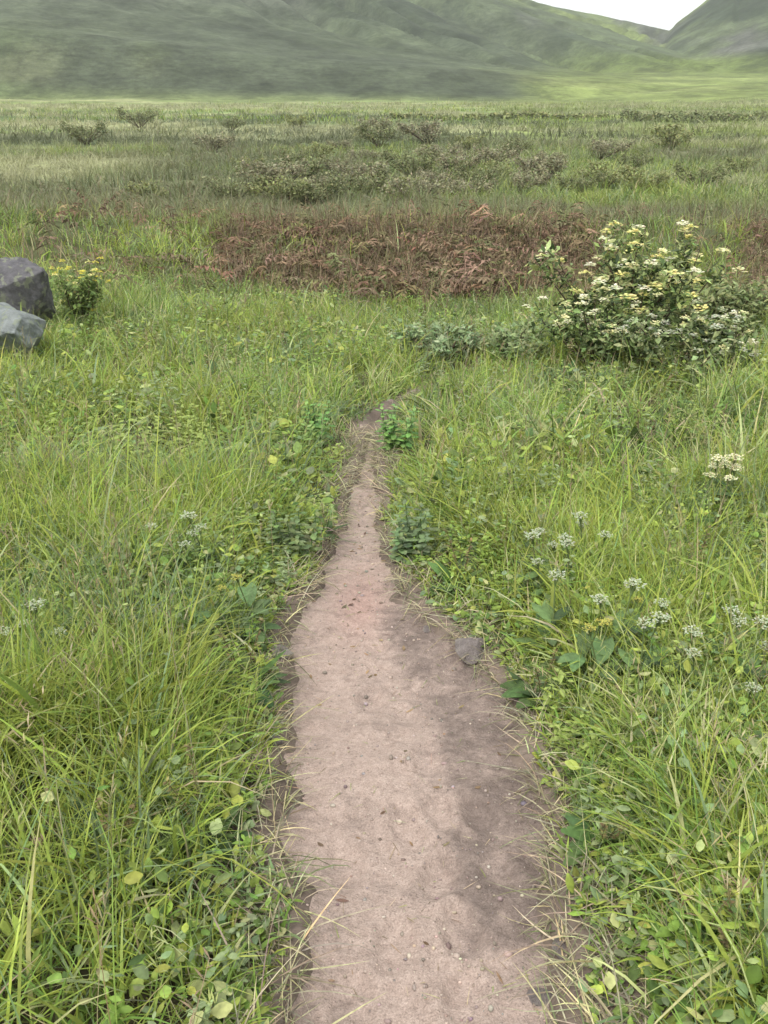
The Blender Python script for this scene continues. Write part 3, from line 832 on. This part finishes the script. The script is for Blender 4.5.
for px, py, lab, s in [
    (217, 398, 'dark leafy clump in the pale grass left of the path end', .95), (138, 492, 'dark leafy clump well left of the narrow path, in the grass nearer than the boulders', 1.0),
    (165, 522, 'smaller dark clump just in front of another dark clump on the left', .7), (462, 592, 'dark leafy clump at the right of the narrow path', .62),
    (512, 700, 'dark leafy clump at the right edge where the path suddenly widens', .5), (245, 690, 'dark leafy clump at the left edge where the path narrows', .55),
    (345, 575 - 40, 'small dark plant at the left edge of the thin upper path', .35), (640, 465, 'dark leafy clump in the grass below the flowering bushes', .9),
    (560, 385, 'dark leafy clump at the foot of the white flowered bush', .9), (118, 860, 'large dark leafy clump in the lower left grass', .55),
    (205, 840, 'dark leafy clump between the lower left grass and the path', .5), (690, 600, 'dark leafy clump in the grass on the far right', .7),
    (735, 980, 'dark leafy clump in the bottom right corner', .5), (600, 850, 'dark leafy clump beside the straw on the lower right verge', .42)]:
    x, y = ground_at(px, py)
    if path_sd(np.array([x]), np.array([y]))[0] < .06: x += .1 * (1 if x > path_c(y) else -1)
    dock(x, y, lab, s)

def nettle(px, py, label, s=1., pal=((.17, .31, .085), (.21, .34, .10), (.13, .25, .07))):
    x, y = ground_at(px, py)
    t = empty('nettle', x, y, label, 'plant')
    bs, bl = Bag(), Bag()
    for k in range(9):
        a = rng.random() * 6.28; r = .13 * s * rng.random(); hh = s * rng.uniform(.28, .5)
        p0 = np.array([r * math.cos(a), r * math.sin(a), -.02]); p1 = p0 + np.array([.05 * math.cos(a), .05 * math.sin(a), hh])
        bs.add(*tube([p0, (p0 + p1) / 2 + rng.normal(0, .01, 3), p1], [.004, .0035, .002], 5, (.10, .16, .06)))
        m = 16; u = np.repeat(np.linspace(.25, 1, m // 2), 2)
        pos = p0 + (p1 - p0) * u[:, None]
        az = np.tile([0, math.pi], m // 2) + np.repeat(np.arange(m // 2) * 1.57, 2) + rng.normal(0, .3, m)
        l = s * .12 * (1.15 - .6 * u)
        bl.add(*ribbons(pos, az, rng.normal(.35, .2, m), rng.normal(-.5, .2, m), l, l * .55, jitter(pal, m, .12), 4, 'leaf', 3, .2))
    bs.build('stem', M_stem, t); bl.build('leaves', M_leaf, t)
nettle(318, 446, 'bright emerald leafy plant to the left of the path end', .72)
nettle(398, 452, 'bright emerald leafy plant to the right of the path end', .72)
nettle(408, 560, 'grey green leafy plant leaning over the right of the narrow path', .6, ((.14, .20, .10), (.17, .23, .11)))
nettle(300, 560, 'dull green leafy plant leaning over the left of the narrow path', .6, ((.14, .19, .08), (.17, .22, .09)))

# ------------------------------------------------------------------ wild flowers
def umbel(x, y, label, group, hh=.45, size=.05, fp=WHITE, s=1.):
    """white umbel on a branching stalk with a few leaves"""
    t = empty('wild_flower', x, y, label, 'flower', group, rz=rng.random() * 6, s=s)
    bs, bl, bf = Bag(), Bag(), Bag()
    top = np.array([.04, .02, hh])
    bs.add(*tube([[0, 0, -.02], [.01, .0, hh * .5], top * [.8, .8, .85]], [.004, .003, .002], 5, (.12, .16, .06)))
    for k in range(9):
        a = k * .698; r = size * (.35 if k % 3 == 0 else .85)
        c = top + np.array([r * math.cos(a), r * math.sin(a), -.25 * r])
        bs.add(*tube([top * [.8, .8, .85], (top + c) / 2, c], [.0015, .0012, .001], 4, (.13, .18, .07)))
        m = 9; b = rng.random(m) * 6.28; q = size * .3 * np.sqrt(rng.random(m))
        pos = np.stack([c[0] + q * np.cos(b), c[1] + q * np.sin(b), c[2] + rng.normal(0, .003, m)], -1)
        bf.add(*ribbons(pos, rng.random(m) * 6.28, rng.normal(.3, .2, m), rng.normal(.1, .2, m), size * .24, size * .22, jitter(fp, m, .06), 2, 'petal', 2))
    m = 10
    pos = np.stack([np.zeros(m), np.zeros(m), hh * rng.uniform(.1, .6, m)], -1)
    l = rng.normal(.12, .02, m)
    bl.add(*ribbons(pos, rng.random(m) * 6.28, rng.normal(.6, .2, m), rng.normal(-.2, .3, m), l, l * .35, jitter([(.10, .15, .06), (.12, .18, .07)], m), 4, 'leaf', 3, .3))
    bs.build('stem', M_stem, t); bl.build('leaves', M_leaf, t); bf.build('flower_head', M_petal, t)
    return t

protos = {}
def flower_patch(key, px, py, n, sx, sy, label, group, **kw):
    for i in range(n):
        x, y = ground_at(px + rng.normal(0, sx), py + rng.normal(0, sy))
        if path_sd(np.array([x]), np.array([y]))[0] < .08: continue
        if key not in protos:
            protos[key] = umbel(x, y, label, group, **kw)
        else:
            copy_tree(protos[key], x, y, rng.random() * 6.28, rng.uniform(.75, 1.2), label, group)
flower_patch('w', 548, 598, 9, 26, 14, 'white flower in the patch of the right hand meadow level with the narrow path', 'white flowers right of the narrow path', hh=.32, size=.028)
flower_patch('w', 640, 690, 9, 42, 20, 'white flower in the patch on the right where the path widens', 'white flowers in the right meadow')
flower_patch('w', 738, 730, 6, 22, 22, 'white flower in the patch along the right hand edge', 'white flowers at the right edge')
flower_patch('w', 182, 600, 5, 20, 10, 'white flower in the patch left of the narrow path', 'white flowers left of the path')
flower_patch('w', 25, 690, 4, 20, 14, 'white flower in the patch along the left hand edge', 'white flowers at the left edge')
flower_patch('s', 538, 728, 1, 0, 0, 'single white flower beside the dark clump at the right edge of the path', 'lone white flower', hh=.14, size=.03)
flower_patch('y', 590, 690, 4, 26, 18, 'yellow flower in the right meadow among the white ones', 'yellow flowers in the right meadow', hh=.27, size=.018, fp=[(.52, .48, .12), (.45, .42, .10)])
flower_patch('y', 222, 640, 4, 24, 14, 'yellow flower in the left meadow beside the narrow path', 'yellow flowers in the left meadow', hh=.27, size=.018, fp=[(.52, .48, .12), (.45, .42, .10)])
flower_patch('c', 735, 520, 9, 25, 8, 'small cream flower in the grass below the olive bush', 'cream flowers below the olive bush', hh=.34, size=.035, fp=CREAM)

# ------------------------------------------------------------------ shrubs, hedges and trees of the valley
def valley_shrub(label, pal, h, w):
    t = empty('valley_shrub', 0, 0, label, 'shrub', 'shrubs scattered over the valley floor')
    return shrub_parts(t, h, w, 1500, .085, pal, n_stem=16, clump=.24, leaf_w=.6, rad=.015)
DARK = [(.15, .17, .075), (.19, .205, .095), (.23, .24, .115)]
GREY = [(.23, .22, .13), (.27, .26, .155), (.20, .185, .115)]
OLIV = [(.23, .25, .10), (.28, .295, .12), (.20, .215, .09)]
kinds = [('dull green', DARK, .95, 2.6), ('greyish brown', GREY, .85, 3.0), ('olive green', OLIV, .8, 2.6)]
spots = [(300, 186, 0), (335, 176, 1), (372, 190, 1), (398, 168, 0), (425, 188, 1), (452, 176, 1), (474, 192, 0), (500, 180, 2), (318, 160, 2), (415, 205, 1), (355, 203, 0),
         (280, 205, 2), (575, 196, 0), (604, 188, 2), (545, 184, 1), (640, 194, 2), (700, 190, 0), (250, 172, 2), (86, 145, 0), (212, 152, 1),
         (150, 205, 2), (740, 172, 2), (470, 150, 2), (380, 148, 0), (600, 160, 1), (230, 132, 0), (140, 128, 0), (300, 128, 2), (672, 150, 2), (330, 196, 1), (362, 164, 1), (440, 165, 1), (412, 178, 0), (487, 168, 1), (520, 192, 1), (290, 168, 0), (265, 190, 1), (345, 152, 1), (430, 145, 1), (510, 158, 0), (395, 198, 2), (460, 202, 1), (312, 206, 0), (550, 168, 1), (235, 204, 0), (380, 136, 1), (630, 172, 0)]
vp = {}
for px, py, k in spots:
    x, y = ground_at(px, py)
    lab = kinds[k][0] + ' shrub among its like on the valley floor beyond the bracken'
    s = rng.uniform(.75, 1.25) * (1 if y < 60 else 1.5)
    if k not in vp:
        vp[k] = valley_shrub(lab, *kinds[k][1:])
        o = vp[k]; o.location = (x, y, float(h_ground(x, y))); o.scale = (s, s, s)
    else:
        copy_tree(vp[k], x, y, rng.random() * 6.28, s, lab, 'shrubs scattered over the valley floor')

def hedge(pa, pb, h, w, label, pal):
    (xa, ya), (xb, yb) = ground_at(*pa), ground_at(*pb)
    xm, ym = (xa + xb) / 2, (ya + yb) / 2
    t = empty('hedge', xm, ym, label, 'hedge')
    z0 = t.location.z
    n = int(math.hypot(xb - xa, yb - ya) * 90)
    u = rng.random(n); x = xa + (xb - xa) * u; y = ya + (yb - ya) * u
    hh = h * (.6 + .6 * fbm(x * .35, y * .1, 150, 3))
    pos = np.stack([x - xm + rng.normal(0, w * .2, n), y - ym + rng.normal(0, w * .3, n), h_ground(x, y) - z0 + hh * rng.random(n) ** .7], -1)
    e = rng.normal(.2, .5, n); l = .30 * np.exp(rng.normal(0, .3, n))
    b = Bag().add(*ribbons(pos, rng.random(n) * 6.28, e, e - .5, l, l * .65, jitter(pal, n, .2), 2, 'leaf', 3, .3, rng.normal(0, .6, n)))
    b.build('foliage', M_leaf, t)
    b = Bag()
    for k in range(max(4, n // 400)):
        q = rng.random(); xx, yy = xa + (xb - xa) * q, ya + (yb - ya) * q; zz = float(h_ground(xx, yy)) - z0
        b.add(*tube([[xx - xm, yy - ym, zz - .1], [xx - xm + .1, yy - ym, zz + h * .4], [xx - xm + .1, yy - ym + .1, zz + h * .8]], [.05, .04, .02], 5, (.07, .055, .04)))
    b.build('stem', M_stem, t)
hedge((620, 121), (800, 122), 1.2, 1.6, 'dark low hedge running across the valley floor on the right', DARK)
hedge((390, 119), (610, 119), .6, 1.2, 'thin low hedge across the middle of the valley floor', OLIV)

# ------------------------------------------------------------------ air
def haze():
    import bmesh
    bm = bmesh.new(); bmesh.ops.create_cube(bm, size=1)
    lo, hi = np.array([-3200., -3200., -12.]), np.array([3200., 3200., 720.])
    for v in bm.verts: v.co = [lo[i] + (v.co[i] + .5) * (hi - lo)[i] for i in range(3)]
    me = bpy.data.meshes.new('haze'); bm.to_mesh(me); bm.free()
    m, nt, N, L = new_mat('damp_air')
    out = N.new('ShaderNodeOutputMaterial'); v = N.new('ShaderNodeVolumePrincipled')
    v.inputs['Color'].default_value = (.84, .90, .92, 1); v.inputs['Density'].default_value = .00038; v.inputs['Anisotropy'].default_value = .2
    L.new(v.outputs[0], out.inputs['Volume'])
    me.materials.append(m)
    o = link(bpy.data.objects.new('haze', me)); o['kind'] = 'stuff'
    tag(o, 'thin damp haze hanging over the far hills', 'haze')
haze()

# ------------------------------------------------------------------ light, sky, camera
SUN_EL, SUN_AZ = R(58), R(215)           # high, behind the walker's left shoulder
w = bpy.data.worlds.new('World'); scene.world = w; w.use_nodes = True
N, L = w.node_tree.nodes, w.node_tree.links
N.clear()
out = N.new('ShaderNodeOutputWorld'); bg = N.new('ShaderNodeBackground'); bg.inputs['Strength'].default_value = .13
sky = N.new('ShaderNodeTexSky'); sky.sky_type = 'NISHITA'; sky.sun_disc = False
sky.sun_elevation = SUN_EL; sky.sun_rotation = SUN_AZ; sky.dust_density = 3; sky.air_density = 1.0
hs = N.new('ShaderNodeHueSaturation'); hs.inputs['Saturation'].default_value = .22
L.new(sky.outputs[0], hs.inputs['Color'])
# thin bright overcast over the clear sky
tcw = N.new('ShaderNodeTexCoord'); cn = N.new('ShaderNodeTexNoise'); cn.inputs['Scale'].default_value = 2.5; cn.inputs['Detail'].default_value = 5
mpw = N.new('ShaderNodeMapping'); mpw.inputs['Scale'].default_value = (1, 1, 3); L.new(tcw.outputs['Generated'], mpw.inputs[0]); L.new(mpw.outputs[0], cn.inputs['Vector'])
cm = N.new('ShaderNodeMapRange'); cm.inputs[1].default_value = .3; cm.inputs[2].default_value = .7; cm.inputs[3].default_value = .55; cm.inputs[4].default_value = .85
L.new(cn.outputs[0], cm.inputs[0])
cx = N.new('ShaderNodeMix'); cx.data_type = 'RGBA'; cx.inputs[7].default_value = (6.2, 6.2, 6.1, 1)
L.new(cm.outputs[0], cx.inputs[0]); L.new(hs.outputs[0], cx.inputs[6]); L.new(cx.outputs[2], bg.inputs['Color']); L.new(bg.outputs[0], out.inputs[0])
sl = bpy.data.lights.new('sun', 'SUN'); sl.energy = 1.5; sl.angle = R(13); sl.color = (1, .96, .9)
so = link(bpy.data.objects.new('sun', sl))
from mathutils import Vector
d = Vector((math.sin(SUN_AZ) * math.cos(SUN_EL), math.cos(SUN_AZ) * math.cos(SUN_EL), math.sin(SUN_EL)))
so.rotation_euler = d.to_track_quat('Z', 'Y').to_euler(); so.location = (0, 0, 30)

cd = bpy.data.cameras.new('camera'); cam = link(bpy.data.objects.new('camera', cd))
cd.sensor_fit = 'VERTICAL'; cd.sensor_height = 24; cd.sensor_width = 18; cd.lens = F / 1024 * 24
cd.clip_start = .05; cd.clip_end = 8000
cam.location = (0, 0, EYE); cam.rotation_euler = (R(90) - PITCH, 0, 0)
scene.camera = cam
vs = scene.view_settings
vs.view_transform = 'Standard'; vs.look = 'None'; vs.gamma = 1; vs.use_curve_mapping = False; vs.exposure = 1.33
scene.cycles.max_bounces = 6; scene.cycles.diffuse_bounces = 4; scene.cycles.transmission_bounces = 3; scene.cycles.volume_bounces = 1
scene.cycles.use_denoising = True
